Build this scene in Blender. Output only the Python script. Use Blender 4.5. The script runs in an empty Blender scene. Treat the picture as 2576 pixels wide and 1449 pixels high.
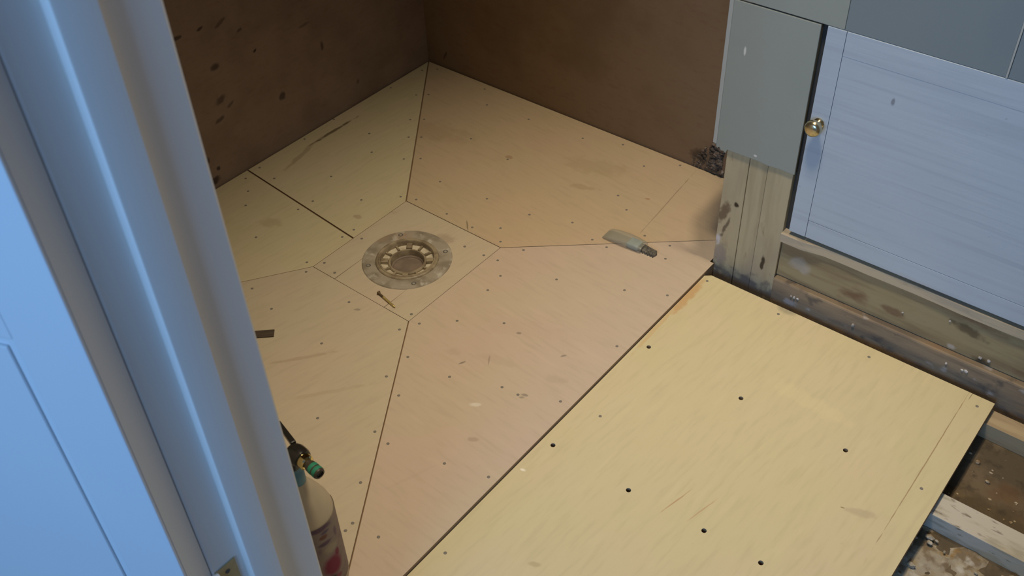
import bpy, bmesh, math, random
from mathutils import Vector as V, Matrix
random.seed(4)
S = bpy.context.scene
C = S.collection

# ------------------------------------------------------------------ camera
CAM = V((1.93207763, -1.92115773, 1.5))
FWD = V((-0.48492412, 0.56735219, -0.66555247))
RGT = V((0.77730031, 0.6283813, -0.03067853))
UPV = V((-0.40081519, 0.5322109, 0.74572028))
FPX = 2553.88
cam = bpy.data.cameras.new('camera')
cam.sensor_width = 36
cam.lens = FPX / 2576 * 36
cam.clip_start = 0.05
cam.dof.use_dof = True
cam.dof.focus_distance = 2.15
cam.dof.aperture_fstop = 9.0
co = bpy.data.objects.new('camera', cam)
C.objects.link(co)
co.matrix_world = Matrix(((RGT.x, UPV.x, -FWD.x, CAM.x), (RGT.y, UPV.y, -FWD.y, CAM.y),
                          (RGT.z, UPV.z, -FWD.z, CAM.z), (0, 0, 0, 1)))
S.camera = co

# ------------------------------------------------------------------ world, lights, exposure
S.view_settings.view_transform = 'Standard'
S.view_settings.look = 'None'
S.view_settings.gamma = 1
S.view_settings.use_curve_mapping = False
S.view_settings.exposure = 0.0
W = bpy.data.worlds.new('world')
S.world = W
W.use_nodes = True
W.node_tree.nodes['Background'].inputs[0].default_value = (0.35, 0.55, 1.0, 1)
W.node_tree.nodes['Background'].inputs[1].default_value = 0.24


def area(name, loc, target, sx, sy, power, col):
    l = bpy.data.lights.new(name, 'AREA')
    l.shape = 'RECTANGLE'
    l.size, l.size_y, l.energy, l.color = sx, sy, power, col
    o = bpy.data.objects.new(name, l)
    C.objects.link(o)
    o.location = loc
    o.rotation_euler = (V(target) - V(loc)).to_track_quat('-Z', 'Y').to_euler()
    return o


def point(name, loc, power, col, r):
    l = bpy.data.lights.new(name, 'POINT')
    l.energy, l.color, l.shadow_soft_size = power, col, r
    o = bpy.data.objects.new(name, l)
    C.objects.link(o)
    o.location = loc
    return o


def spot(name, loc, target, power, col, r, size, blend):
    l = bpy.data.lights.new(name, 'SPOT')
    l.energy, l.color, l.shadow_soft_size, l.spot_size, l.spot_blend = power, col, r, math.radians(size), blend
    o = bpy.data.objects.new(name, l)
    C.objects.link(o)
    o.location = loc
    o.rotation_euler = (V(target) - V(loc)).to_track_quat('-Z', 'Y').to_euler()
    return o


area('hall_window_light', (1.9, -4.2, 1.75), (1.75, -1.0, 0.9), 1.3, 1.4, 62, (0.27, 0.55, 1.0))
spot('ceiling_downlight', (1.30, -0.93, 2.3), (1.33, -0.95, 0), 117, (1.0, 0.84, 0.61), 0.14, 77, 1.0)
spot('wall_downlight', (1.23, -0.305, 2.3), (1.23, -0.305, 0), 62, (1.0, 0.84, 0.60), 0.025, 66, 1.0)


# ------------------------------------------------------------------ pixel ray -> point on a real plane
def ray(px, py):
    return FWD + RGT * ((px - 1288) / FPX) - UPV * ((py - 724.5) / FPX)


def fl(px, py, z=0.0):
    d = ray(px, py)
    return CAM + d * ((z - CAM.z) / d.z)


def wy(px, py, y=-0.2954):
    d = ray(px, py)
    return CAM + d * ((y - CAM.y) / d.y)


def wx(px, py, x=0.0):
    d = ray(px, py)
    return CAM + d * ((x - CAM.x) / d.x)


def onplane(px, py, p, n):
    d = ray(px, py)
    return CAM + d * ((V(p) - CAM).dot(n) / d.dot(n))


# ------------------------------------------------------------------ materials
def lin(c):
    return tuple(((v / 255) / 12.92 if v / 255 <= 0.04045 else ((v / 255 + 0.055) / 1.055) ** 2.4) for v in c)


def mat(name, col, rough=0.6, metal=0.0, layers=(), smudges=(), bump=None, spec=0.3, trans=0.0, alpha=1.0, wob=0.35):
    """layers: (colour, scale xyz, lo, hi, strength); smudges: (centre, radii, axis, angle, colour, strength)"""
    m = bpy.data.materials.new(name)
    m.use_nodes = True
    nt = m.node_tree
    N, L = nt.nodes, nt.links
    b = N['Principled BSDF']
    b.inputs['Roughness'].default_value = rough
    b.inputs['Metallic'].default_value = metal
    b.inputs['Specular IOR Level'].default_value = spec
    b.inputs['Transmission Weight'].default_value = trans
    b.inputs['Alpha'].default_value = alpha
    tc = N.new('ShaderNodeTexCoord').outputs['Object']
    rgb = N.new('ShaderNodeRGB')
    rgb.outputs[0].default_value = (*col, 1)
    cur = rgb.outputs[0]

    def mix(fac, colour):
        nonlocal cur
        x = N.new('ShaderNodeMix')
        x.data_type = 'RGBA'
        L.new(fac, x.inputs['Factor'])
        L.new(cur, x.inputs['A'])
        x.inputs['B'].default_value = (*colour, 1)
        cur = x.outputs['Result']

    def noise(scale, detail=5, seed=0.0):
        mp = N.new('ShaderNodeMapping')
        mp.inputs['Scale'].default_value = scale[:3]
        mp.inputs['Location'].default_value = (seed, seed * 1.7, seed * .3)
        if len(scale) > 3:                      # turn the grain before stretching it
            vr = N.new('ShaderNodeVectorRotate')
            vr.rotation_type = 'Z_AXIS'
            vr.inputs['Angle'].default_value = -scale[3]
            L.new(tc, vr.inputs['Vector'])
            L.new(vr.outputs[0], mp.inputs['Vector'])
        else:
            L.new(tc, mp.inputs['Vector'])
        n = N.new('ShaderNodeTexNoise')
        n.inputs['Scale'].default_value = 1
        n.inputs['Detail'].default_value = detail
        L.new(mp.outputs[0], n.inputs['Vector'])
        return n

    def mrange(v, a, bb, c=0.0, d=1.0):
        r = N.new('ShaderNodeMapRange')
        r.interpolation_type = 'SMOOTHSTEP'
        L.new(v, r.inputs['Value'])
        for k, val in zip(('From Min', 'From Max', 'To Min', 'To Max'), (a, bb, c, d)):
            r.inputs[k].default_value = val
        return r.outputs[0]

    for i, (c2, sc, lo, hi, st) in enumerate(layers):
        n = noise(sc, 6, 3.1 * (i + 1))
        mix(mrange(n.outputs['Fac'], lo, hi, 0, st), c2)
    if smudges:
        wn = noise((45, 45, 45), 3, 9.3)
        sub = N.new('ShaderNodeVectorMath')
        sub.operation = 'SUBTRACT'
        L.new(wn.outputs['Color'], sub.inputs[0])
        sub.inputs[1].default_value = (.5, .5, .5)
        for (cen, rad, ax, ang, c2, st) in smudges:
            s = N.new('ShaderNodeVectorMath')
            s.operation = 'SUBTRACT'
            L.new(tc, s.inputs[0])
            s.inputs[1].default_value = cen
            r = N.new('ShaderNodeVectorRotate')
            r.rotation_type = 'AXIS_ANGLE'
            r.inputs['Axis'].default_value = ax
            r.inputs['Angle'].default_value = -ang
            L.new(s.outputs[0], r.inputs['Vector'])
            d = N.new('ShaderNodeVectorMath')
            d.operation = 'DIVIDE'
            L.new(r.outputs[0], d.inputs[0])
            d.inputs[1].default_value = rad
            a = N.new('ShaderNodeVectorMath')
            a.operation = 'MULTIPLY_ADD'
            L.new(sub.outputs[0], a.inputs[0])
            a.inputs[1].default_value = (wob * 4,) * 3
            L.new(d.outputs[0], a.inputs[2])
            ln = N.new('ShaderNodeVectorMath')
            ln.operation = 'LENGTH'
            L.new(a.outputs[0], ln.inputs[0])
            mix(mrange(ln.outputs['Value'], 1.15, 0.5, 0, st), c2)
    L.new(cur, b.inputs['Base Color'])
    if bump:
        sc, strength, dist = bump
        n = noise(sc, 6, 1.3)
        bp = N.new('ShaderNodeBump')
        bp.inputs['Strength'].default_value = strength
        bp.inputs['Distance'].default_value = dist
        L.new(n.outputs['Fac'], bp.inputs['Height'])
        L.new(bp.outputs[0], b.inputs['Normal'])
    return m


Z, Y, X = (0, 0, 1), (0, 1, 0), (1, 0, 0)


def fsm(px, py, a, b, ang, c, st, z=0.0):          # smudge on a horizontal surface
    p = fl(px, py, z)
    return ((p.x, p.y, p.z), (a, b, .03), Z, ang, c, st)


def fline(p, q, w, c, st, z=0.0):                  # thin mark between two points of a horizontal surface
    p, q = fl(*p, z), fl(*q, z)
    m, d = (p + q) / 2, q - p
    return ((m.x, m.y, m.z), (d.length / 2 * 1.15, w, .03), Z, math.atan2(d.y, d.x), c, st)


# ------------------------------------------------------------------ object helpers
def wloc(p):
    v = V((0, 0, 0))
    while p:
        v += p.location
        p = p.parent
    return v


def link(name, me, m, parent=None, loc=(0, 0, 0)):
    o = bpy.data.objects.new(name, me)
    if m and not me.materials:
        me.materials.append(m)
    C.objects.link(o)
    o.location = loc
    if parent:
        o.parent = parent
        o.location = V(loc) - wloc(parent)
    return o


def tag(o, label=None, cat=None, group=None, kind=None):
    for k, v in (('label', label), ('category', cat), ('group', group), ('kind', kind)):
        if v:
            o[k] = v
    return o


def thing(name, loc, label, cat, group=None):
    o = bpy.data.objects.new(name, None)
    o.empty_display_size = .05
    C.objects.link(o)
    o.location = loc
    return tag(o, label, cat, group)


def bm_obj(name, bm, m, parent=None, loc=(0, 0, 0), smooth=False, bevel=0.0, seg=2):
    bmesh.ops.recalc_face_normals(bm, faces=bm.faces)
    if bevel:
        es = [e for e in bm.edges if len(e.link_faces) == 2 and e.calc_face_angle() > .5]
        bmesh.ops.bevel(bm, geom=es, offset=bevel, segments=seg, profile=.6, affect='EDGES', clamp_overlap=True)
    me = bpy.data.meshes.new(name)
    bm.to_mesh(me)
    bm.free()
    if smooth:
        me.polygons.foreach_set('use_smooth', [True] * len(me.polygons))
        me.set_sharp_from_angle(angle=.7)
    return link(name, me, m, parent, loc)


def add_box(bm, a, b):
    vs = [bm.verts.new((x, y, z)) for z in (a[2], b[2]) for y in (a[1], b[1]) for x in (a[0], b[0])]
    for f in ((0, 1, 3, 2), (4, 6, 7, 5), (0, 4, 5, 1), (2, 3, 7, 6), (0, 2, 6, 4), (1, 5, 7, 3)):
        bm.faces.new([vs[i] for i in f])
    return vs


def box(name, a, b, m, parent=None, bevel=0.0):
    bm = bmesh.new()
    add_box(bm, a, b)
    return bm_obj(name, bm, m, parent, bevel=bevel)


def add_prism(bm, poly, lo, hi, f=lambda x, y, z: (x, y, z)):
    a = [bm.verts.new(f(x, y, lo)) for x, y in poly]
    b = [bm.verts.new(f(x, y, hi)) for x, y in poly]
    n = len(poly)
    bm.faces.new(a[::-1])
    bm.faces.new(b)
    for i in range(n):
        bm.faces.new((a[i], a[(i + 1) % n], b[(i + 1) % n], b[i]))


def prism(name, poly, lo, hi, m, parent=None, bevel=0.0, f=lambda x, y, z: (x, y, z), smooth=False, side=None):
    bm = bmesh.new()
    add_prism(bm, poly, lo, hi, f)
    o = bm_obj(name, bm, m, parent, bevel=bevel, smooth=smooth)
    if side:
        o.data.materials.append(side)
        for p in o.data.polygons:
            if abs(p.normal.z) < .3:
                p.material_index = 1
    return o


def xz(x, z, y):            # prism drawn in the x,z plane
    return (x, y, z)


def add_lathe(bm, prof, n=32, o=(0, 0, 0), axis=(0, 0, 1), closed=False):
    q = V(axis).normalized().to_track_quat('Z', 'Y')
    rings = []
    for r, h in prof:
        if r < 1e-6:
            rings.append([bm.verts.new(V(o) + q @ V((0, 0, h)))])
        else:
            rings.append([bm.verts.new(V(o) + q @ V((r * math.cos(2 * math.pi * i / n), r * math.sin(2 * math.pi * i / n), h)))
                          for i in range(n)])
    pairs = list(zip(rings, rings[1:]))
    if closed:
        pairs.append((rings[-1], rings[0]))
    for a, b in pairs:
        for i in range(n):
            j = (i + 1) % n
            if len(a) == 1 and len(b) == 1:
                continue
            if len(a) == 1:
                bm.faces.new((a[0], b[i], b[j]))
            elif len(b) == 1:
                bm.faces.new((a[i], a[j], b[0]))
            else:
                bm.faces.new((a[i], a[j], b[j], b[i]))


def lathe(name, prof, m, parent=None, n=32, o=(0, 0, 0), axis=(0, 0, 1), closed=False, smooth=True):
    bm = bmesh.new()
    add_lathe(bm, prof, n, o, axis, closed)
    return bm_obj(name, bm, m, parent, smooth=smooth)


def inset(poly, ds):
    """move edge i (from vertex i to i+1) inwards by ds[i]; poly counter-clockwise"""
    n = len(poly)
    P = [V((*p, 0)) for p in poly]
    ls = []
    for i in range(n):
        a, b = P[i], P[(i + 1) % n]
        d = (b - a).normalized()
        ls.append((a + V((-d.y, d.x, 0)) * ds[i], d))
    out = []
    for i in range(n):
        (p, d), (q, e) = ls[i - 1], ls[i]
        den = d.x * e.y - d.y * e.x
        if abs(den) < 1e-6:
            out.append((q.x, q.y))
            continue
        t = ((q.x - p.x) * e.y - (q.y - p.y) * e.x) / den
        r = p + d * t
        out.append((r.x, r.y))
    return out


def inside(p, poly):
    r = False
    for i in range(len(poly)):
        (x1, y1), (x2, y2) = poly[i], poly[i - 1]
        if (y1 > p[1]) != (y2 > p[1]) and p[0] < (x2 - x1) * (p[1] - y1) / (y2 - y1) + x1:
            r = not r
    return r


def chunk(bm, c, r, flat=.7, n=1):
    g = bmesh.ops.create_icosphere(bm, subdivisions=n, radius=r)
    rot = Matrix.Rotation(random.uniform(0, 6.3), 3, V((random.random(), random.random(), random.random() + .1)))
    s = V((random.uniform(.7, 1.4), random.uniform(.6, 1.1), flat * random.uniform(.7, 1.2)))
    for v in g['verts']:
        p = rot @ (v.co * random.uniform(.75, 1.2))
        v.co = V(c) + V((p.x * s.x, p.y * s.y, p.z * s.z))


# ------------------------------------------------------------------ material set
DK = (.045, .03, .02)
GREY = (.16, .14, .12)


def ply(name, base, pink, smudges=(), grain=0.0):
    d = tuple(v * .72 for v in base)
    return mat(name, base, .62, layers=[
        (pink, (5, 5, 5), .4, .68, .6),
        (tuple(v * .86 for v in base), (16, 110, 10, grain), .45, .75, .5),
        (tuple(min(1, v * 1.12) for v in base), (9, 60, 8, grain), .5, .8, .35),
        (d, (90, 90, 90), .66, .8, .25)], smudges=smudges, bump=((40, 260, 40, grain), .08, .001), spec=.22)


streak = (.19, .12, .06)
tray_marks = [
    fline((712, 432), (800, 352), .008, streak, .35), fline((785, 362), (893, 297), .006, (.10, .065, .03), .8),
    fsm(1195, 1018, .011, .006, .6, (.8, .78, .7), .4), fsm(1305, 838, .006, .004, .6, GREY, .7),
    fsm(1162, 912, .008, .003, 1.2, GREY, .7), fsm(1418, 895, .008, .003, 1.0, GREY, .6),
    fsm(1320, 994, .009, .004, .5, GREY, .6), fsm(899, 779, .009, .004, .6, GREY, .5),
    fsm(1312, 1000, .006, .003, .5, GREY, .5), fsm(1140, 885, .02, .012, .4, (.36, .27, .21), .22),
    fsm(1250, 905, .05, .012, .2, (.36, .26, .2), .18), fsm(1395, 955, .03, .012, .4, (.36, .27, .22), .22),
    fsm(680, 560, .03, .02, .5, (.3, .21, .11), .3), fsm(900, 545, .012, .008, .4, (.3, .2, .14), .45),
    fsm(1190, 1105, .012, .006, .5, (.3, .2, .16), .4), fsm(955, 530, .05, .008, .4, (.3, .2, .14), .25),
    fline((1174, 555), (1177, 578), .002, DK, .55), fline((1750, 430), (1612, 585), .0016, (.2, .13, .08), .5),
    fline((1232, 893), (1228, 920), .002, (.2, .13, .1), .4), fsm(1280, 395, .012, .008, .4, (.3, .17, .1), .5),
    fsm(1628, 500, .007, .004, .4, (.34, .17, .09), .6), fsm(1465, 470, .04, .012, .3, (.3, .2, .12), .3),
    fsm(1090, 330, .12, .05, .3, (.36, .25, .15), .3), fsm(1500, 420, .10, .04, .3, (.36, .26, .15), .3),
    fsm(1330, 830, .10, .03, .4, (.45, .32, .24), .15), fsm(760, 900, .08, .006, .9, (.32, .23, .14), .35),
    fsm(830, 985, .10, .006, .9, (.32, .23, .14), .2), fsm(1035, 1200, .06, .004, 1.2, (.38, .28, .2), .12),
    fsm(1115, 600, .03, .02, .4, (.28, .2, .15), .4),
]
M = {}
M['ply_tray'] = ply('tray_plywood', (0.517, 0.442, 0.318), (0.55, 0.436, 0.333), tray_marks, 1.35)
M['ply_back'] = ply('tray_plywood_back', (.50, .395, .26), (.53, .39, .27), tray_marks, -.1)
M['ply_pale'] = ply('tray_plywood_pale', (0.548, 0.484, 0.312), (0.573, 0.477, 0.338), tray_marks[:4] + tray_marks[12:14] + tray_marks[25:27], 1.5)
M['ply_pink'] = ply('tray_plywood_pink', (0.53, 0.43, 0.32), (0.54, 0.412, 0.335), tray_marks[2:12] + tray_marks[14:16] + tray_marks[18:19] + tray_marks[24:25] + tray_marks[27:28], -.05)
YZ = -0.009
board_marks = [
    fline((1772, 700), (1690, 790), .012, (.52, .30, .12), .7, YZ), fline((1700, 770), (1600, 880), .006, (.55, .36, .16), .5, YZ),
    fline((2440, 985), (2205, 1365), .0012, (.30, .20, .10), .8, YZ), fline((2450, 985), (2437, 1005), .001, DK, .5, YZ),
    fline((1930, 950), (2130, 1065), .022, (.72, .62, .34), .22, YZ), fsm(2120, 1277, .006, .002, .3, (.25, .18, .08), .8, YZ),
    fsm(1315, 1182, .006, .003, .3, (.85, .8, .65), .8, YZ), fline((1660, 1290), (1735, 1235), .0016, (.40, .2, .1), .6, YZ),
    fline((1730, 1310), (1800, 1258), .0016, (.45, .24, .12), .5, YZ), fsm(1345, 1420, .012, .006, .4, (.38, .30, .17), .5, YZ),
    fsm(2165, 1290, .03, .01, .4, (.42, .34, .22), .5, YZ), fsm(1670, 1130, .08, .03, .4, (.60, .50, .3), .4, YZ),
]
M['ply_yellow'] = ply('board_plywood', (0.588, 0.507, 0.3), (0.608, 0.502, 0.323), board_marks, 1.5)
M['ply_edge'] = mat('plywood_edge', (.38, .27, .165), .8, layers=[((.26, .18, .11), (6, 6, 300), .4, .6, .8)])
M['under'] = mat('brown_underlay', (.20, .125, .065), .9)


def wall_mark(px, py, a, b, ang, st, left=True):
    p = wx(px, py) if left else wy(px, py, 0.0)
    if left:
        return ((0, p.y, p.z), (.03, a, b), X, ang, (.035, .022, .02), st)
    return ((p.x, 0, p.z), (a, .03, b), Y, ang, (.03, .02, .015), st)


left_marks = [wall_mark(*q) for q in [
    (502, 73, .010, .004, .3, .8), (555, 55, .02, .006, .4, .5), (602, 75, .010, .005, .3, .6), (540, 168, .016, .010, 0, .7),
    (641, 127, .007, .004, .5, .9), (711, 241, .012, .012, .4, .7), (810, 115, .006, .014, 0, .6), (555, 250, .02, .01, .3, .6),
    (552, 302, .02, .006, .2, .6), (580, 262, .012, .005, .4, .5), (549, 424, .006, .006, 0, .8), (765, 62, .02, .005, 0, .4),
    (445, 95, .012, .006, 0, .7), (900, 205, .006, .006, 0, .4), (540, 455, .02, .012, 0, .8), (520, 405, .012, .01, 0, .6)]]
M['wall_left'] = mat('brown_board_left', (.265, .195, .15), .8, layers=[((.195, .14, .105), (7, 7, 7), .4, .7, .7), ((.20, .125, .085), (30, 30, 90), .5, .75, .35)],
                     smudges=left_marks, bump=((70, 70, 70), .15, .002), spec=.15)
M['wall_back'] = mat('brown_board_back', (.24, .16, .093), .8, layers=[((.175, .113, .063), (6, 6, 6), .4, .7, .7), ((.2, .11, .07), (30, 30, 90), .5, .75, .35)],
                     smudges=[wall_mark(1120, 140, .004, .02, .5, .5, False), wall_mark(1760, 390, .03, .02, 0, .6, False),
                              wall_mark(1500, 330, .03, .004, 0, .5, False)], bump=((70, 70, 70), .15, .002), spec=.15)
M['paint'] = mat('white_gloss_paint', (.79, .78, .75), .38, layers=[((.75, .74, .71), (9, 9, 4), .4, .7, .5)], bump=((60, 60, 12), .06, .001), spec=.4)
M['door_paint'] = mat('door_white_paint', (.70, .745, .78), .4, layers=[((.67, .72, .77), (7, 7, 4), .4, .7, .5)], bump=((60, 60, 12), .05, .001), spec=.35)
M['plaster_wall'] = mat('painted_plaster', (.62, .60, .55), .8, bump=((40, 40, 40), .1, .001))
M['ceiling'] = mat('ceiling_white', (.5, .45, .38), .9)
M['floor'] = mat('subfloor_screed', (.10, .075, .045), .95, layers=[((.17, .125, .075), (14, 14, 14), .45, .65, .8), ((.06, .045, .03), (50, 50, 50), .5, .7, .7),
                 ((.14, .08, .04), (9, 9, 9), .55, .7, .7)], bump=((60, 60, 60), .6, .004))

# ------------------------------------------------------------------ setting
YF, YH = -1.510, -1.660          # room face and hall face of the doorway wall
XL = 1.225                       # face of the left door lining
ST = 'structure'
tag(box('floor', (-.2, -5, -.16), (3.2, .2, -.066), M['floor']), kind=ST)
tag(box('wall_left', (-.03, -1.70, -.06), (0, 0.0, 2.4), M['wall_left']), kind=ST)
tag(box('wall_back', (-.03, 0, -.06), (2.6, .03, 2.4), M['wall_back']), kind=ST)
tag(box('wall_right', (2.55, -1.66, -.06), (2.6, 0, 2.4), M['plaster_wall']), kind=ST)
bm = bmesh.new()
add_box(bm, (0, YH, -.06), (XL - .028, YF, 2.4))
add_box(bm, (2.038, YH, -.06), (2.55, YF, 2.4))
add_box(bm, (XL - .028, YH, 2.03), (2.038, YF, 2.4))
tag(bm_obj('wall_front', bm, M['plaster_wall']), kind=ST)
tag(box('ceiling', (-.03, -1.66, 2.4), (2.6, .03, 2.43), M['ceiling']), kind=ST)

# door lining: plan profile of the jamb, planted stop included, run up the opening
ydark = wx(0, 130, XL).y
ystop0, ystop1, yend = wx(118, 0, XL + .012).y, wx(245, 0, XL + .012).y, wx(412, 0, XL).y
t = tag(bpy.data.objects.new('trim_1', None), kind=ST)
C.objects.link(t)
t.location = (XL, -1.58, -.06)
for side in (-1, 1):
    xf = XL if side < 0 else 2.010
    bm = bmesh.new()
    add_prism(bm, [(xf, ydark - .001), (xf, yend), (xf + .026 * side, yend), (xf + .026 * side, ydark - .001)], -.06, 2.03)
    bm_obj('lining', bm, M['paint'], t, bevel=.003)
    bm = bmesh.new()
    sg = -side
    add_prism(bm, [(xf, ystop0), (xf + .0085 * sg, ystop0 + .0004), (xf + .0112 * sg, ystop0 + .0016), (xf + .012 * sg, ystop0 + .004), (xf + .012 * sg, ystop1), (xf, ystop1)], -.06, 2.0)
    bm_obj('door_stop', bm, M['paint'], t, smooth=True)
box('lining_head', (XL, ydark, 2.0), (2.010, yend, 2.03), M['paint'], t)

# room door folded back against the hall side
PIN = V((XL, ydark - .002, 0))
TH = .036
best = None
for k in range(400):                                  # opening angle at which the slab's hinge edge shows as wide as it does
    b_ = math.radians(20 + k * .2)
    q = PIN + V((math.cos(b_), -math.sin(b_), 0)) * TH
    e = wx(0, 400, XL)
    rel, want = q - CAM, e - CAM
    err = abs(rel.y / rel.x - want.y / want.x)
    if best is None or err < best[0]:
        best = (err, b_)
BETA = best[1]
ND = V((math.cos(BETA), -math.sin(BETA), 0))          # normal of the visible face
LD = V((-math.sin(BETA), -math.cos(BETA), 0))         # from the hinge along the slab
door = tag(bpy.data.objects.new('door_1', None), kind=ST)
C.objects.link(door)
door.location = PIN


def dp(u, w, z):                                      # along slab, out of the face, up
    p = PIN + LD * u + ND * w
    return (p.x, p.y, z)


g0 = onplane(25, 855, PIN + ND * TH, ND)
g1 = onplane(335, 1449, PIN + ND * TH, ND)
gu = ((g0 - PIN).dot(LD) + (g1 - PIN).dot(LD)) / 2
gz = g0.z
print('door', math.degrees(BETA), gu, gz, g1.z)


def dbox(bm, u0, u1, w0, w1, z0, z1):
    vs = add_box(bm, (u0, w0, z0), (u1, w1, z1))
    for v in vs:
        v.co = dp(*v.co)


LEN = .76
bm = bmesh.new()
dbox(bm, 0, LEN, 0, TH - .004, -.03, 1.98)
bm_obj('slab', bm, M['door_paint'], door)
bm = bmesh.new()
dbox(bm, 0, gu, TH - .004, TH, -.03, 1.98)
bm_obj('stile', bm, M['door_paint'], door, bevel=.0022)
bm = bmesh.new()
dbox(bm, LEN - gu, LEN, TH - .004, TH, -.03, 1.98)
bm_obj('stile', bm, M['door_paint'], door, bevel=.0022)
for z0, z1 in ((gz, gz + .30), (1.86, 1.98), (-.03, .12)):
    bm = bmesh.new()
    dbox(bm, gu, LEN - gu, TH - .004, TH, z0, z1)
    bm_obj('rail', bm, M['door_paint'], door, bevel=.0022)
for z0, z1 in ((.12, gz), (gz + .30, 1.86)):
    bm = bmesh.new()
    dbox(bm, gu + .012, LEN - gu - .012, TH - .004, TH - .0005, z0 + .012, z1 - .012)
    bm_obj('panel', bm, M['door_paint'], door, bevel=.003)

# brass hinge on the lining
brass = mat('aged_brass', (.46, .40, .24), .42, .55, layers=[((.36, .30, .17), (60, 60, 60), .4, .7, .6)])
brass2 = mat('polished_brass', (.62, .55, .36), .22, .95, layers=[((.34, .28, .15), (70, 70, 70), .45, .7, .6)])
steel = mat('dull_steel', (.15, .14, .125), .7, .15)
dark = mat('dark_hole', (.012, .010, .008), .9)
hz = wx(580, 1406, XL).z
hy1 = wx(606, 1449, XL).y
hinge = link('hinge', bpy.data.meshes.new('hinge'), None, t)
bm = bmesh.new()
hc = [(ydark + .002, hz - .080), (hy1, hz - .080), (hy1, hz), (ydark + .002, hz)]
add_prism(bm, hc, XL, XL + .0016, lambda a, b, c: (c, a, b))
bm_obj('hinge_leaf', bm, brass, hinge, bevel=.0005)
bm = bmesh.new()
for k in range(3):
    add_lathe(bm, [(0, 0), (.0045, 0), (.005, .001), (.005, .024), (.0045, .025), (0, .025)], 14, (XL + .004, ydark + .0005, hz - .080 + k * .0268))
bm_obj('hinge_knuckle', bm, M['paint'], hinge, smooth=True)
bm = bmesh.new()
add_lathe(bm, [(0, .0006), (.0012, .0002), (.0026, .0009), (.0034, .0002), (.0034, -.001), (0, -.001)], 14,
          (XL + .0016, (ydark + hy1) / 2 + .002, hz - .013), (1, 0, 0))
bm_obj('screw', bm, steel, hinge, smooth=True)

# ------------------------------------------------------------------ shower tray
tx, rx, ty, by = .4274, .7289, -.549, -.8599
DC = V((.5835, -.7105, 0))
XE, YE = 1.151, -1.492
Cn, P1, Ge = (0.004, -.004), (0.004, -.698), (tx, -.731)
tray = thing('shower_tray', (.575, -.75, -.022), 'pale plywood shower floor of jointed sloping panels around the round drain, below the brown walls', 'shower tray')
T, R_, B_, L_ = (tx, ty), (rx, ty), (rx, by), (tx, by)
panels = [
    ('ply_pale', [Cn, P1, Ge, T], [0, .0022, .0005, .0016]),
    ('ply_pale', [P1, (.004, YE), L_, Ge], [0, .0006, .0005, .0022]),
    ('ply_tray', [(.004, YE), (XE, YE), B_, L_], [0, .0013, .0007, .0006]),
    ('ply_pink', [(XE, YE), (XE, -.302), (1.141, -.302), (1.141, -.203), R_, B_], [0, 0, 0, .0009, .0006, .0013]),
    ('ply_back', [(1.141, -.203), (1.141, -.004), Cn, T, R_], [0, 0, .0016, .0012, .0009]),
]
polys = []
for mk, poly, ds in panels:
    pp = inset(poly, ds)
    o = prism('panel', pp, -.0040, 0, M[mk], tray, bevel=.0005, side=M['ply_edge'])
    polys.append((poly, o))
# centre plate and its infill strip, both cut round the drain body
RH = .088


def arc(a0, a1, r=RH, n=40):
    return [(DC.x + r * math.cos(a0 + (a1 - a0) * i / n), DC.y + r * math.sin(a0 + (a1 - a0) * i / n)) for i in range(n + 1)]


xi0, xi1 = .498, .655
aL = math.pi + math.acos((DC.x - xi0) / RH)
aR = 2 * math.pi - math.acos((xi1 - DC.x) / RH)
g = .0006
main = [(tx + g, ty - g), (tx + g, by + g), (xi0 - g, by + g)] + arc(aL, aR - 2 * math.pi) + [(xi1 + g, by + g), (rx - g, by + g), (rx - g, ty - g)]
o = prism('centre_plate', main, -.0040, -.0003, M['ply_tray'], tray)
polys.append(([(tx, ty), (tx, by), (rx, by), (rx, ty)], o))
g = .0013
prism('infill_strip', [(xi0 + g, by + .0006), (xi1 - g, by + .0006)] + arc(aR, aL), -.0040, -.0006, M['ply_tray'], tray)
def holed(name, outlines, z1, z0, m, m2, parent):
    """flat slab whose first outline is the rim and whose other outlines are holes cut right through"""
    bm = bmesh.new()
    tops, edges = [], []
    for r in outlines:
        vs = [bm.verts.new((x, y, z1)) for x, y in r]
        tops.append(vs)
        edges += [bm.edges.new((vs[i], vs[(i + 1) % len(vs)])) for i in range(len(vs))]
    bmesh.ops.triangle_fill(bm, edges=edges, use_beauty=True, use_dissolve=False)
    for vs in tops:
        lo = [bm.verts.new((v.co.x, v.co.y, z0)) for v in vs]
        for i in range(len(vs)):
            j = (i + 1) % len(vs)
            bm.faces.new((vs[i], vs[j], lo[j], lo[i])).material_index = 1
    o = bm_obj(name, bm, m, parent)
    o.data.materials.append(m2)
    return o


holed('tray_base', [[(.004, -.004), (.004, YE), (XE - .0004, YE), (XE - .0004, -.302), (1.141, -.302), (1.141, -.004)], arc(0, 2 * math.pi, RH, 48)[:-1]],
      -.0042, -.060, M['under'], M['ply_edge'], tray)

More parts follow.
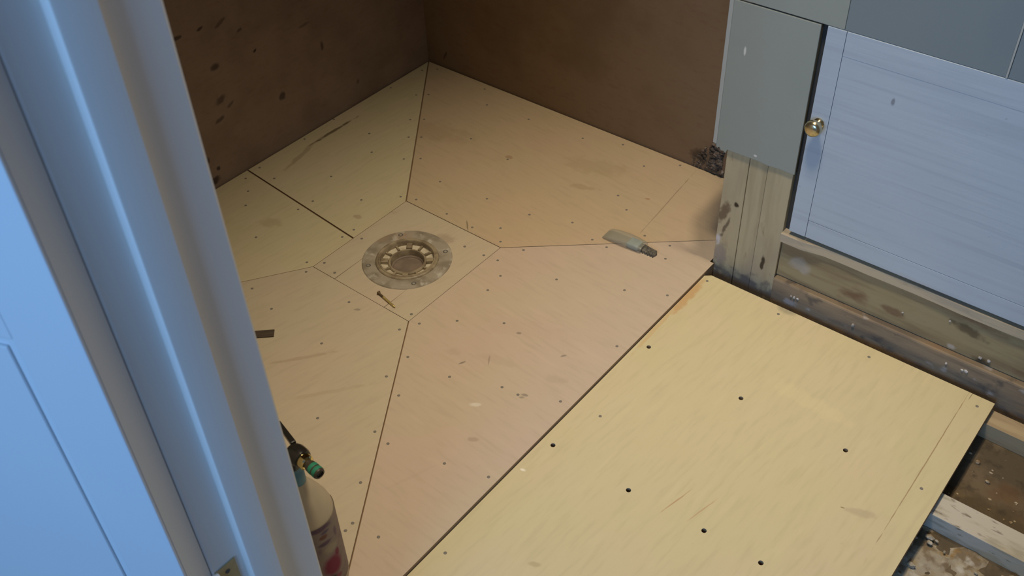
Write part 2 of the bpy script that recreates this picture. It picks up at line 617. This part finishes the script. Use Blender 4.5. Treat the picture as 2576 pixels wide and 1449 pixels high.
# screws in the tray
bm = bmesh.new()
add_lathe(bm, [(0, .0001), (.0008, .0003), (.0029, .0003), (.0033, -.0001), (.0033, -.004), (0, -.004)], 12)
bmesh.ops.recalc_face_normals(bm, faces=bm.faces)
screw_me = bpy.data.meshes.new('screw')
bm.to_mesh(screw_me)
bm.free()
screw_me.materials.append(mat('countersunk_screw_head', (.21, .19, .165), .7, .1, layers=[((.14, .13, .115), (300, 300, 300), .4, .7, .8)]))
tray_screws = [(935, 383), (1016, 400), (1058, 399), (1107, 457), (1225, 500), (1277, 401), (618, 449), (624, 481), (618, 517), (653, 422), (690, 449),
               (787, 506), (750, 527), (833, 444), (909, 503), (1008, 495), (1047, 502), (890, 578), (861, 596), (644, 597), (772, 660), (770, 684), (634, 726),
               (683, 777), (816, 661), (842, 686), (1169, 620), (1124, 538), (1188, 572), (1259, 574), (1332, 540), (1259, 608), (1217, 642),
               (1252, 655), (1259, 694), (1317, 629), (1227, 730), (1268, 813), (1055, 814), (1150, 807), (1005, 829), (878, 760), (809, 864), (1035, 790),
               (910, 600), (1026, 898), (972, 947), (1003, 995), (1131, 948), (1552, 871), (1263, 974), (1303, 993), (1410, 1010), (943, 1086), (976, 1116),
               (1118, 1166), (1229, 1200), (907, 1214), (952, 1351), (869, 1335), (799, 1052), (1466, 348), (1620, 418), (1711, 416), (1555, 492), (1576, 528),
               (1622, 593), (1490, 603), (1526, 622), (1685, 618), (1674, 651), (1571, 730), (1679, 743), (1567, 364), (1062, 177), (1100, 174), (1047, 239),
               (1078, 238), (983, 221), (840, 300), (766, 350), (929, 336), (1032, 301), (1028, 345), (1219, 224), (1225, 264), (1185, 349), (1400, 703),
               (887, 1316), (1067, 300), (1060, 345), (1330, 300), (1440, 560)]
for q in tray_screws:
    p = fl(*q)
    par = tray
    for poly, o in polys:
        if inside((p.x, p.y), poly):
            par = o
            break
    link('screw', screw_me, None, par, (p.x, p.y, 0.0))

# ------------------------------------------------------------------ drain
dirty = mat('dirty_grey_plastic', (.34, .30, .235), .55, layers=[((.20, .17, .125), (25, 25, 25), .42, .62, .75), ((.52, .49, .42), (40, 40, 40), .55, .7, .7),
            ((.38, .27, .18), (12, 12, 12), .5, .68, .6)], bump=((90, 90, 90), .2, .001))
ringm = mat('grubby_drain_ring', (.33, .27, .18), .42, layers=[((.16, .12, .075), (40, 40, 40), .42, .65, .7)], spec=.45)
cellm = mat('cream_drain_cell', (.56, .50, .38), .5, layers=[((.36, .30, .2), (50, 50, 50), .45, .65, .6)])
mud = mat('drain_cup_grime', (.22, .17, .13), .5, layers=[((.15, .115, .088), (30, 30, 30), .4, .65, .7)])
drain = thing('floor_drain', (DC.x, DC.y, 0), 'round grey plastic floor drain with open throat in the middle of the plywood floor', 'drain')
lathe('flange', [(.0735, .0008), (.080, .0022), (.098, .0026), (.103, .0018), (.1045, .0), (.102, -.0002), (.0735, -.0002)], dirty, drain, 72, DC, closed=True)
lathe('ring', [(.0615, -.012), (.0615, .0035), (.0630, .0055), (.0655, .0055), (.0665, .004), (.0680, .0048), (.0705, .0046), (.0725, .003), (.0735, .0), (.0735, -.012)],
      ringm, drain, 72, DC, closed=True)
lathe('cell_floor', [(.044, -.0125), (.044, -.0105), (.0615, -.0085), (.0615, -.0125)], cellm, drain, 64, DC, closed=True)
for i in range(12):
    a = 2 * math.pi * i / 12 + math.radians(38)
    big = i % 3 == 0
    w = .0065 if big else .0022
    bm = bmesh.new()
    vs = add_box(bm, (.0445, -w, -.0108), (.0613, w, -.0015 if big else -.0035))
    for v in vs:
        x, y = v.co.x, v.co.y
        v.co = (DC.x + x * math.cos(a) - y * math.sin(a), DC.y + x * math.sin(a) + y * math.cos(a), v.co.z)
    bm_obj('rib', bm, ringm, drain, bevel=.0006)
lathe('collar', [(.0385, -.024), (.0385, -.0065), (.0395, -.0045), (.0425, -.0045), (.0445, -.0065), (.0445, -.024)], ringm, drain, 64, DC, closed=True)
lathe('throat_cup', [(.0, -.0245), (.034, -.024), (.0352, -.0215), (.0365, -.0205), (.0386, -.0205), (.0386, -.027), (0, -.027)], mud, drain, 64, DC)
for k in range(4):
    a = math.radians(-37 + 90 * k)
    px, py = DC.x + .090 * math.cos(a), DC.y + .090 * math.sin(a)
    lathe('flange_screw', [(0, .0020), (.0030, .0024), (.0052, .0034), (.0060, .0026), (.0060, .0)], steel, drain, 16, (px, py, 0))

# ------------------------------------------------------------------ yellow board with real screw holes
BX0, BX1, BY0, BY1 = XE + .0010, (fl(2500, 1017, YZ).x + fl(2245, 1449, YZ).x) / 2, YE - .008, (fl(1780, 686, YZ).y + fl(2500, 1017, YZ).y) / 2
board = thing('plywood_board', ((BX0 + BX1) / 2, (BY0 + BY1) / 2, YZ - .018),
              'yellow plywood floor board with dark screw holes, in front of the white cupboard door', 'board')
holes = [(1632, 873), (1391, 1120), (1864, 1002), (2127, 1133), (1581, 1233), (1771, 1335), (1914, 1416)]
outer = [(BX0, BY0), (BX1, BY0), (BX1, BY1), (BX0 + .012, BY1), (BX0, BY1 - .010)]
rings = [outer]
for h in holes:
    p = fl(*h, YZ)
    rings.append([(p.x + .0048 * math.cos(k * math.pi / 7), p.y + .0048 * math.sin(k * math.pi / 7)) for k in range(14)])
holed('sheet', rings, YZ, YZ - .018, M['ply_yellow'], M['ply_edge'], board)
for q in [(1510, 1047), (1120, 1391), (1958, 790), (2186, 898), (2458, 1022), (2318, 1229), (1779, 707)]:
    p = fl(*q, YZ)
    link('screw', screw_me, None, board, (p.x, p.y, YZ))

# ------------------------------------------------------------------ timber under and beside the cupboard
YW = -.2954
wood = [
    mat('timber_stud', (.47, .395, .25), .8, layers=[((.36, .29, .175), (60, 20, 5), .4, .7, .7), ((.33, .27, .20), (8, 8, 4), .5, .7, .6), ((.22, .14, .08), (40, 40, 12), .62, .75, .7)],
        smudges=[((wy(1853, 517).x, YW, wy(1853, 517).z), (.007, .03, .008), Y, 0, (.03, .02, .012), .95),
                 ((1.156, YW, .145), (.012, .03, .03), Y, .3, (.13, .08, .045), .8), ((1.165, YW, .11), (.005, .03, .03), Y, .3, (.12, .08, .05), .8),
                 ((1.150, YW, .070), (.009, .03, .018), Y, 0, (.62, .58, .58), .9), ((1.160, YW, .03), (.020, .03, .035), Y, 0, (.30, .25, .22), .7),
                 ((wy(1918, 665).x, YW, wy(1918, 665).z), (.005, .03, .028), Y, 0, (.05, .035, .02), .95),
                 ((1.22, YW, -.035), (.12, .03, .042), Y, 0, (.13, .11, .10), .85)], bump=((60, 30, 8), .2, .002), wob=.5),
    mat('timber_beam_upper', (.34, .275, .155), .8, layers=[((.20, .14, .08), (5, 20, 45), .42, .68, .7), ((.33, .26, .14), (6, 20, 20), .5, .7, .6), ((.17, .09, .05), (7, 7, 16), .56, .7, .8)],
        smudges=[((1.345, YW, .085), (.03, .03, .018), Y, .3, (.42, .38, .33), .7), ((1.70, YW, .10), (.04, .03, .014), Y, .2, (.06, .04, .025), .7),
                 ((1.55, YW, .07), (.03, .03, .012), Y, .2, (.16, .085, .05), .7), ((1.74, YW, .035), (.02, .03, .016), Y, .2, (.05, .035, .02), .85),
                 ((1.68, YW, .045), (.01, .03, .008), Y, .2, (.5, .45, .4), .7)], bump=((20, 30, 90), .25, .002), wob=.35),
    mat('timber_beam_lower', (.30, .225, .145), .85, layers=[((.16, .125, .095), (6, 20, 35), .42, .66, .75), ((.34, .22, .12), (7, 20, 14), .52, .7, .7), ((.46, .42, .38), (22, 22, 40), .62, .72, .7), ((.10, .085, .075), (18, 20, 25), .58, .7, .7)],
        smudges=[((1.55, YW, -.075), (.5, .04, .055), Y, 0, (.13, .12, .125), .75), ((1.345, YW, -.012), (.018, .04, .012), Y, 0, (.42, .38, .36), .8)], bump=((20, 30, 60), .4, .003), wob=.3),
]
post = thing('timber_post', (1.22, -.25, -.06), 'pale bare timber post of three upright studs at the left end of the cupboard', 'post')
for x0, x1, y1 in ((1.1445, 1.1965, YW), (1.1975, 1.2385, YW + .001), (1.2395, 1.2945, YW - .001)):
    box('stud', (x0, y1, -.060), (x1, -.20, .62), wood[0], post, bevel=.0015)
b1 = box('timber_beam', (1.296, YW + .004, .036), (2.54, -.22, .137), wood[1], bevel=.002)
tag(b1, 'upper brown stained timber beam just under the pale strip below the cupboard door', 'beam', 'timber beams below the cupboard')
b2 = box('timber_beam', (1.2965, YW - .010, -.065), (2.54, -.21, .0345), wood[2], bevel=.004)
tag(b2, 'lower dark dirty timber beam lying along the edge of the yellow board', 'beam', 'timber beams below the cupboard')
pale = mat('pale_timber', (.52, .43, .30), .75, layers=[((.38, .33, .26), (8, 60, 60), .42, .65, .7), ((.30, .24, .17), (14, 40, 40), .55, .7, .6)], bump=((20, 60, 60), .2, .001))
bm = bmesh.new()
n = 26
prof = []
for k in range(n + 1):
    x = 1.2955 + (2.54 - 1.2955) * k / n
    prof.append((x, YW - (.012 if k < 2 else .002 + .004 * random.random())))
poly = [(2.54, -.23), (1.2955, -.23)] + prof
add_prism(bm, poly, .1375, .159)
tag(bm_obj('sill_batten', bm, pale, bevel=.0012), 'thin pale timber strip running directly beneath the white cupboard door', 'batten')

# plasterboard
pb = mat('grey_plasterboard', (.315, .335, .295), .85, layers=[((.29, .315, .285), (6, 6, 6), .4, .7, .6)],
         smudges=[((wy(1878, 125).x, YW - .01, wy(1878, 125).z), (.003, .03, .010), Y, 0, (.7, .68, .62), .9),
                  ((wy(1904, 388).x, YW - .01, wy(1904, 388).z), (.004, .03, .003), Y, 0, (.75, .72, .66), .8)], bump=((80, 80, 80), .06, .001), wob=.2)
pb2 = mat('blue_grey_plasterboard', (.21, .25, .262), .85, layers=[((.19, .235, .255), (6, 6, 6), .4, .7, .6)], bump=((80, 80, 80), .06, .001))
pbe = mat('plasterboard_edge', (.42, .43, .40), .9)
YB0, YB1 = YW - .0065, YW - .001


def bw(px, py):
    p = wy(px, py, YB0)
    return (p.x, p.z)


rag = [bw(1795, 360), bw(1800, 362), bw(1803, 372), bw(1809, 370), bw(1813, 379), bw(1820, 380), bw(1824, 386), bw(1829, 377), bw(1833, 379), bw(1880, 396), bw(1905, 405), bw(1930, 417),
       bw(1960, 426), bw(1998, 441)]
xr, zt = bw(2066, 60)
xl = bw(1838, 0)[0]
zc = bw(1862, 5)[1]
p1 = thing('plasterboard', (1.2, YB0, .3), 'upright grey plasterboard strip with a broken lower edge above the timber post', 'plasterboard', 'plasterboard pieces around the cupboard')
prism('sheet', rag + [(rag[-1][0] - .002, zt - .002), (xl + .001, zt - .002)], YB0, YB1, pb, p1, bevel=.0012, f=xz)
bm = bmesh.new()
add_box(bm, (xl - .0005, YB0 + .0008, rag[0][1] + .003), (xl + .008, YB0 - .0022, zt - .001))
bm_obj('corner_bead', bm, pbe, p1, bevel=.001)
zt2 = zt + .001
x3 = bw(2140, 0)[0]
x4 = (bw(2560, 70)[0] + bw(2540, 190)[0]) / 2
p2 = prism('plasterboard', [(xl, zt2), (x3, zt2), (x3, .95), (xl, .95)], YB0, YB1, pb, bevel=.0012, f=xz)
tag(p2, 'warm grey plasterboard piece above the left corner of the cupboard door', 'plasterboard', 'plasterboard pieces around the cupboard')
p3 = prism('plasterboard', [(x3 + .0006, zt2), (x4, zt2), (x4, .95), (x3 + .0006, .95)], YB0 + .0006, YB1, pb2, bevel=.0008, f=xz)
tag(p3, 'wide blue grey plasterboard panel above the middle of the cupboard door', 'plasterboard', 'plasterboard pieces around the cupboard')
p4 = prism('plasterboard', [(x4 + .004, zt2), (2.54, zt2), (2.54, .95), (x4 + .004, .95)], YB0 + .001, YB1, pb2, bevel=.0008, f=xz)
tag(p4, 'blue grey plasterboard at the far right, beyond the pale vertical joint', 'plasterboard', 'plasterboard pieces around the cupboard')
p5 = box('trim_2', (x4 + .0005, YB0 - .001, zt2), (x4 + .0035, YB1, .95), pbe)
tag(p5, kind=ST)
# added unseen top, its clipped corner shaped to cast the shadow by the post
shadow_cap = prism('added_shadow_cap', [(1.151, -.2985), (2.54, -.3065), (2.54, -.002), (1.1125, -.002), (1.1125, -.236)], .9505, .968, pb)
tag(shadow_cap, kind=ST)

# ------------------------------------------------------------------ cupboard door
cd_m = mat('cupboard_white_paint', (.455, .53, .61), .45, layers=[((.425, .50, .585), (5, 5, 5), .4, .7, .6), ((.37, .43, .51), (3, 3, 75), .5, .7, .5), ((.28, .32, .38), (60, 60, 90), .72, .78, .5)],
           smudges=[((wy(2251, 253).x, YW - .014, wy(2251, 253).z), (.004, .03, .009), Y, 0, (.22, .24, .28), .9),
                    ((wy(2300, 700).x, YW - .014, wy(2300, 700).z), (.05, .03, .006), Y, 0, (.45, .47, .52), .5)], bump=((4, 4, 120), .25, .0015), wob=.2)
YD = YW - .0072                     # front of the frame


def dw(px, py):
    p = wy(px, py, YD)
    return (p.x, p.z)


dx0 = (dw(2079, 62)[0] + dw(1990, 575)[0]) / 2
dz1, dz0 = (dw(2079, 64)[1] + dw(2576, 212)[1]) / 2, (dw(1990, 575)[1] + dw(2576, 830)[1]) / 2
sx = (dw(2120, 75)[0] + dw(2046, 545)[0]) / 2
iz0 = (dw(2045, 545)[1] + dw(2576, 790)[1]) / 2
iz1 = dw(2114, 140)[1]
DXR = 2.10
print('cupboard', dx0, dz0, dz1, sx, iz0, iz1)
cd = thing('cupboard_door', (dx0, YD, dz0), 'white painted cupboard door with a brass knob, above the timber beams', 'cupboard door')
box('stile', (dx0, YD, dz0), (sx - .0004, YD + .013, dz1), cd_m, cd, bevel=.0006)
box('stile', (DXR - .035, YD, dz0), (DXR, YD + .013, dz1), cd_m, cd, bevel=.0006)
box('rail', (sx + .0004, YD + .0004, dz0), (DXR - .0355, YD + .013, iz0), cd_m, cd, bevel=.0008)
box('rail', (sx + .0004, YD + .0003, iz1), (DXR - .0355, YD + .013, dz1), cd_m, cd, bevel=.0006)
box('inset_panel', (sx + .0004, YD + .0007, iz0 + .0012), (DXR - .0355, YD + .011, iz1), cd_m, cd)
kp = wy(2047, 322, YD - .022)
kp.y = YD
lathe('knob', [(0, -.001), (.010, -.001), (.0105, .002), (.008, .004), (.0062, .007), (.0065, .011), (.0105, .0145), (.0148, .018), (.0168, .0225), (.0165, .027), (.0145, .031),
               (.0105, .0335), (.005, .0348), (0, .035)], brass2, cd, 36, kp, (0, -1, 0))
bv = mat('cupboard_void', (.05, .045, .04), .9)
bkb = box('cupboard_back', (1.2955, -.285, .16), (2.54, -.275, .655), bv)
bkb.name = 'trim_4'
tag(bkb, kind=ST)

# ------------------------------------------------------------------ joists and rubble at the right
jz = YZ - .0185
jm = [mat('joist_top', (.42, .33, .20), .8, layers=[((.28, .20, .12), (6, 50, 50), .42, .66, .7)], bump=((20, 60, 60), .2, .001)),
      mat('joist_white', (.50, .46, .38), .8, layers=[((.34, .30, .22), (10, 40, 40), .5, .62, .8), ((.56, .48, .30), (5, 5, 5), .5, .7, .6), ((.16, .13, .09), (30, 90, 90), .62, .72, .8)],
          bump=((20, 60, 60), .3, .002))]
ja0, ja1 = fl(2490, 1040, jz).y, fl(2480, 1066, jz).y
jo = box('floor_joist', (1.30, ja1, -.066), (2.54, ja0 + .012, jz), jm[0], bevel=.001)
tag(jo, 'narrow tan floor joist emerging beside the far right corner of the yellow board', 'joist', 'floor joists')
jb0, jb1 = fl(2385, 1247, jz).y, fl(2349, 1296, jz).y
jo = box('floor_joist', (1.16, jb1, -.066), (2.54, jb0, jz), jm[1], bevel=.001)
tag(jo, 'wide white stained floor joist between the bare brown floor and the rubble', 'joist', 'floor joists')
rub = mat('rubble', (.34, .29, .21), .95, layers=[((.16, .11, .06), (30, 30, 30), .45, .6, .8), ((.50, .46, .38), (40, 40, 40), .52, .7, .8), ((.28, .17, .06), (35, 35, 35), .6, .7, .8)],
          bump=((90, 90, 90), .5, .003))
bm = bmesh.new()
nx, ny = 44, 34
vs = [[None] * (ny + 1) for _ in range(nx + 1)]
from mathutils import noise as mn
for i in range(nx + 1):
    for j in range(ny + 1):
        x, y = 1.62 + .56 * i / nx, -1.15 + (jb1 - .002 + 1.15) * j / ny
        vs[i][j] = bm.verts.new((x, y, -.063 - (.004 if j > ny - 3 else 0) + .007 * mn.fractal(V((x * 22, y * 22, 0)), 1, 2, 4)))
for i in range(nx):
    for j in range(ny):
        bm.faces.new((vs[i][j], vs[i + 1][j], vs[i + 1][j + 1], vs[i][j + 1]))
for k in range(260):
    x, y = random.uniform(1.68, 2.12), random.uniform(-1.1, jb1 - .012)
    chunk(bm, (x, y, -.060 + .002 * random.random()), random.choice((.002, .003, .004, .006, .009)))
tag(bm_obj('rubble', bm, rub), 'loose mortar crumbs and earth at the bottom right below the white joist', 'rubble', kind='stuff')
bm = bmesh.new()
for k in range(46):
    chunk(bm, (random.uniform(1.76, 2.05), random.uniform(jb0 + .01, ja1 - .01), -.0655), random.choice((.0012, .002, .003)))
for q in ((2460, 1162), (2484, 1212)):
    p = fl(*q, -.063)
    chunk(bm, p, .0045)
crumb = mat('pale_crumbs', (.45, .36, .24), .9, layers=[((.2, .13, .07), (60, 60, 60), .45, .6, .9)])
tag(bm_obj('plaster_crumbs', bm, crumb), 'few pale crumbs scattered on the brown floor between the two joists', 'crumbs', kind='stuff')

# crumbled masonry in the wall corner left of the post
rk = mat('crumbled_mortar', (.16, .125, .10), .95, layers=[((.07, .05, .035), (60, 60, 60), .42, .6, .9), ((.30, .25, .21), (45, 45, 45), .58, .7, .8)], bump=((120, 120, 120), .5, .003))
bm = bmesh.new()
for k in range(230):
    u = random.random()
    px = 1818 - 66 * abs(random.gauss(0, .45))
    py = random.uniform(362 + abs(px - 1795) * .5, 352 + (px - 1752) * .42 + 62)
    p = wy(px, py, -.003)
    if p.z < .003:
        p = fl(px, py, .0015)
        p.y = min(p.y, -.004)
    p.x = min(p.x, 1.13)
    chunk(bm, p, random.choice((.0014, .0018, .0024, .003, .0045, .006)) * (1.2 if px > 1790 else .8), random.uniform(.5, 1.0))
tag(bm_obj('crumbled_mortar', bm, rk), 'dark crumbling mortar at the wall foot under the broken plasterboard corner', 'rubble', kind='stuff')
# white and grey filler lumps at the foot of the post and along the lower beam
wf = mat('white_filler', (.60, .57, .55), .9, layers=[((.35, .31, .27), (60, 60, 60), .45, .6, .9)])
bm = bmesh.new()
for (px, py) in [(1998, 748), (2006, 752), (1990, 745), (2145, 819), (2146, 817), (2380, 914), (2386, 908), (2420, 931), (2430, 934),
                 (2466, 900), (2488, 908), (2271, 786), (2390, 808)]:
    p = wy(px, py, YW - (.001 if py < 700 else .0105))
    if py in (908, 900, 786, 808):
        p = wy(px, py, YW + .003)
    chunk(bm, p, random.uniform(.0025, .0045), 1.0)
tag(bm_obj('filler_lumps', bm, wf), 'small white filler blobs stuck to the timber beams and post foot', 'filler', kind='stuff')

# ------------------------------------------------------------------ small things on the tray
# loose screw
h, tp = fl(952, 736, .004), fl(995, 774, .0025)
ax = (tp - h).normalized()
LN = (tp - h).length
gold = mat('yellow_screw_metal', (.62, .50, .20), .35, .8)
bronze = mat('brown_screw_head', (.17, .115, .06), .5, .6)
sc = thing('wood_screw', (h.x, h.y, 0), 'loose brass coloured wood screw lying beside the drain', 'screw')
lathe('head', [(0, .0008), (.0012, .0006), (.0018, 0), (.0046, 0), (.0046, .0008), (.0022, .0052), (.0021, .018), (0, .018)], bronze, sc, 16, h, ax)
prof = [(0, .017)]
k = .018
while k < LN - .006:
    prof += [(.0017, k), (.0027, k + .0011), (.0017, k + .0022)]
    k += .0024
prof += [(.0016, LN - .005), (0, LN)]
lathe('thread', prof, gold, sc, 12, h, ax)

# dark flat offcut beside the door lining
offm = mat('dark_offcut_wood', (.085, .062, .042), .8, layers=[((.05, .036, .026), (20, 90, 20, .8), .4, .7, .7)])
a, b = fl(690, 831), fl(690, 848)
dl = V((-.72, -.69, 0)).normalized()
bm = bmesh.new()
mid = (a + b) / 2
nn = V((-dl.y, dl.x, 0)) * ((b - a).length / 2)
p4_ = [mid + nn, mid + nn + dl * .095, mid - nn + dl * .095, mid - nn]
add_prism(bm, [(p.x, p.y) for p in p4_], .0002, .0032)
tag(bm_obj('wood_offcut', bm, offm, bevel=.0006), 'short dark flat strip of wood on the plywood, partly behind the door lining', 'offcut')

# clear plastic sleeve holding a toothed piece
film = mat('clear_plastic_film', (.40, .40, .33), .28, trans=.0, alpha=.42, spec=.5, layers=[((.30, .29, .23), (40, 40, 40), .4, .7, .5)])
blue = mat('pale_blue_plastic', (.34, .44, .46), .35, layers=[((.44, .54, .56), (60, 60, 60), .45, .65, .7)])
grit = mat('grey_toothed_metal', (.13, .12, .10), .6, .3, layers=[((.24, .22, .19), (120, 120, 120), .45, .65, .7)])
A, Bp = fl(1530, 588, .004), fl(1652, 640, .004)
dx_ = (Bp - A).normalized()
dy_ = V((-dx_.y, dx_.x, 0))
sl = thing('plastic_sleeve', ((A.x + Bp.x) / 2, (A.y + Bp.y) / 2, 0), 'small clear plastic sleeve with a grey toothed piece, lying on plywood near the post', 'sleeve')


def sp(u, v, z):
    p = A + dx_ * u + dy_ * v
    return (p.x, p.y, z)


bm = bmesh.new()
rows = []
for u, hw, hh in [(-.006, .017, .0015), (.0, .0195, .004), (.02, .0205, .0075), (.05, .0205, .009), (.075, .0195, .009), (.092, .018, .008), (.098, .0165, .0075)]:
    row = []
    for k in range(20):
        a_ = 2 * math.pi * k / 20
        cx_, sy_ = math.cos(a_), math.sin(a_)
        row.append(bm.verts.new(sp(u, hw * math.copysign(abs(cx_) ** .55, cx_), .0004 + hh + hh * math.copysign(abs(sy_) ** .7, sy_))))
    rows.append(row)
for r0, r1 in zip(rows, rows[1:]):
    for k in range(20):
        bm.faces.new((r0[k], r0[(k + 1) % 20], r1[(k + 1) % 20], r1[k]))
bm.faces.new(rows[0])
bm_obj('sleeve_film', bm, film, sl, smooth=True)
bm = bmesh.new()
vs = add_box(bm, (.058, -.015, .001), (.088, .013, .0145))
for v in vs:
    v.co = sp(*v.co)
bm_obj('blue_insert', bm, blue, sl, bevel=.004, seg=3)
bm = bmesh.new()
teeth = [(.080, .011), (.090, .013), (.112, .010), (.128, .008), (.132, .001), (.131, -.004)]
for k in range(6):
    u = .128 - k * .0068
    teeth += [(u, -.0135 + .001 * (k % 2)), (u - .0034, -.0095)]
teeth += [(.084, -.012)]
add_prism(bm, [(sp(u, v, 0)[0], sp(u, v, 0)[1]) for u, v in teeth], .0008, .0075)
bm_obj('toothed_piece', bm, grit, sl, bevel=.0006)
bm = bmesh.new()
for k in range(16):
    chunk(bm, sp(random.uniform(.09, .128), random.uniform(-.008, .008), .0078), .0022, .8)
gr = bm_obj('metal_grit', bm, grit, sl)
gr['kind'] = 'stuff'

# ------------------------------------------------------------------ spray bottle beside the door lining
BC = V((1.0475, -1.4065, 0))
clear = mat('cloudy_bottle_plastic', (.50, .42, .30), .3, alpha=.72, spec=.5, layers=[((.42, .36, .27), (20, 20, 20), .4, .7, .5)])
bt = thing('spray_bottle', BC, 'cloudy plastic bottle with pink label and green tipped nozzle, half hidden by the door lining', 'bottle')
RB = .0445
lathe('body', [(0, .002), (.030, .001), (.040, .003), (RB - .001, .010), (RB, .018), (RB, .190), (RB - .0015, .198), (.0405, .208), (.034, .224), (.026, .241), (.018, .256), (.0135, .265), (.0125, .270), (0, .270)],
      clear, bt, 48, BC)
lathe('neck_collar', [(0, .264), (.0128, .264), (.0138, .266), (.0138, .290), (.0125, .293), (.0125, .302), (0, .302)],
      mat('blue_plastic_collar', (.10, .25, .33), .4, layers=[((.14, .31, .38), (60, 60, 60), .4, .65, .6)]), bt, 28, BC)
# label: a printed sheet wrapped round the body
vd = (CAM - BC)
az = math.atan2(vd.y, vd.x)


def lab(z, da, rz, ra, c, st):
    a_ = az + da
    z, rz = z * 1.24 + .004, rz * 1.15
    return ((BC.x + RB * math.cos(a_), BC.y + RB * math.sin(a_), z), (.03, ra, rz), Z, a_, c, st)


lm = mat('printed_label', (.46, .37, .34), .5, layers=[((.52, .45, .38), (30, 30, 30), .45, .65, .6), ((.30, .22, .27), (40, 40, 60), .56, .68, .6)], wob=.12, smudges=[
    lab(.148, .25, .007, .028, (.18, .10, .19), .85), lab(.138, .45, .004, .010, (.12, .09, .22), .7), lab(.130, .35, .006, .009, (.28, .10, .07), .8),
    lab(.116, .35, .005, .014, (.16, .10, .20), .8), lab(.122, .9, .012, .005, (.22, .15, .24), .6), lab(.100, .55, .010, .018, (.62, .55, .40), .8),
    lab(.064, .45, .026, .020, (.36, .05, .12), .97), lab(.083, .75, .010, .006, (.36, .06, .13), .9), lab(.038, .25, .009, .013, (.06, .06, .05), .9),
    lab(.036, .55, .006, .010, (.42, .09, .16), .8), lab(.013, .5, .014, .04, (.20, .19, .08), .7)])
bm = bmesh.new()
n0 = 36
ring = []
for k in range(n0 + 1):
    a_ = az - 1.9 + 3.8 * k / n0
    ring.append([bm.verts.new((BC.x + (RB + .0005) * math.cos(a_), BC.y + (RB + .0005) * math.sin(a_), z)) for z in (.028, .192)])
for r0, r1 in zip(ring, ring[1:]):
    bm.faces.new((r0[0], r1[0], r1[1], r0[1]))
bmesh.ops.solidify(bm, geom=bm.faces[:], thickness=.0003)
bm_obj('label_sheet', bm, lm, bt, smooth=True)
# trigger head and nozzle
blk = mat('black_gloss_plastic', (.018, .016, .014), .22, spec=.6)
grn = mat('green_plastic_band', (.03, .22, .13), .45)
nb = mat('dark_nozzle_plastic', (.05, .04, .028), .45, spec=.5)
H0 = .318
na, nb_ = fl(742, 1139, H0 + .006), fl(806, 1194, H0 + .006)
nx_ = (nb_ - na)
NL = nx_.length
nx_.normalize()
print('nozzle', na, nb_, NL)
head = lathe('trigger_head', [(0, -.012), (.008, -.011), (.0135, -.006), (.016, .002), (.016, .014), (.0145, .019), (.010, .021), (0, .021)], blk, bt, 28, na, nx_)
lathe('head_stem', [(0, .300), (.0125, .300), (.0125, .308), (.010, H0 + .004), (0, H0 + .004)], blk, bt, 24, BC)
lathe('gold_collar', [(.004, .018), (.0118, .018), (.0125, .020), (.0118, .029), (.0095, .031), (.004, .031)], mat('shiny_gold_collar', (.75, .60, .28), .12, 1.0), bt, 28, na, nx_, closed=True)
noz = lathe('nozzle', [(0, .030), (.0072, .030), (.0072, .034), (.0086, .035), (.0092, .038), (.0092, NL - .004), (.0084, NL - .001), (.0060, NL), (.0055, NL - .003), (0, NL - .003)], nb, bt, 24, na, nx_)
for u0 in (.041, .050):
    lathe('green_band', [(.0088, u0), (.0095, u0), (.0097, u0 + .001), (.0097, u0 + .0055), (.0095, u0 + .0065), (.0088, u0 + .0065)], grn, noz, 24, na, nx_, closed=True)
for k in range(5):
    a_ = 2 * math.pi * k / 5
    q_ = nx_.to_track_quat('Z', 'Y')
    lathe('nozzle_hole', [(0, 0), (.0012, 0), (.0012, .0012), (0, .0012)], steel, noz, 8, na + q_ @ V((.0035 * math.cos(a_), .0035 * math.sin(a_), NL - .0036)), nx_)
# lever running back from the head
l0, l1 = fl(738, 1112, H0 + .018), fl(700, 1062, H0 + .016)
bm = bmesh.new()
d_ = (l1 - l0).normalized()
s_ = V((-d_.y, d_.x, 0)) * .0045
for (w_, z_) in ((1, 0), ):
    pl = [l0 - s_, l0 + s_, l1 + s_ * .8, l1 - s_ * .8]
    add_prism(bm, [(p.x, p.y) for p in pl], H0 + .008, H0 + .018)
bm_obj('trigger_lever', bm, blk, bt, bevel=.002)
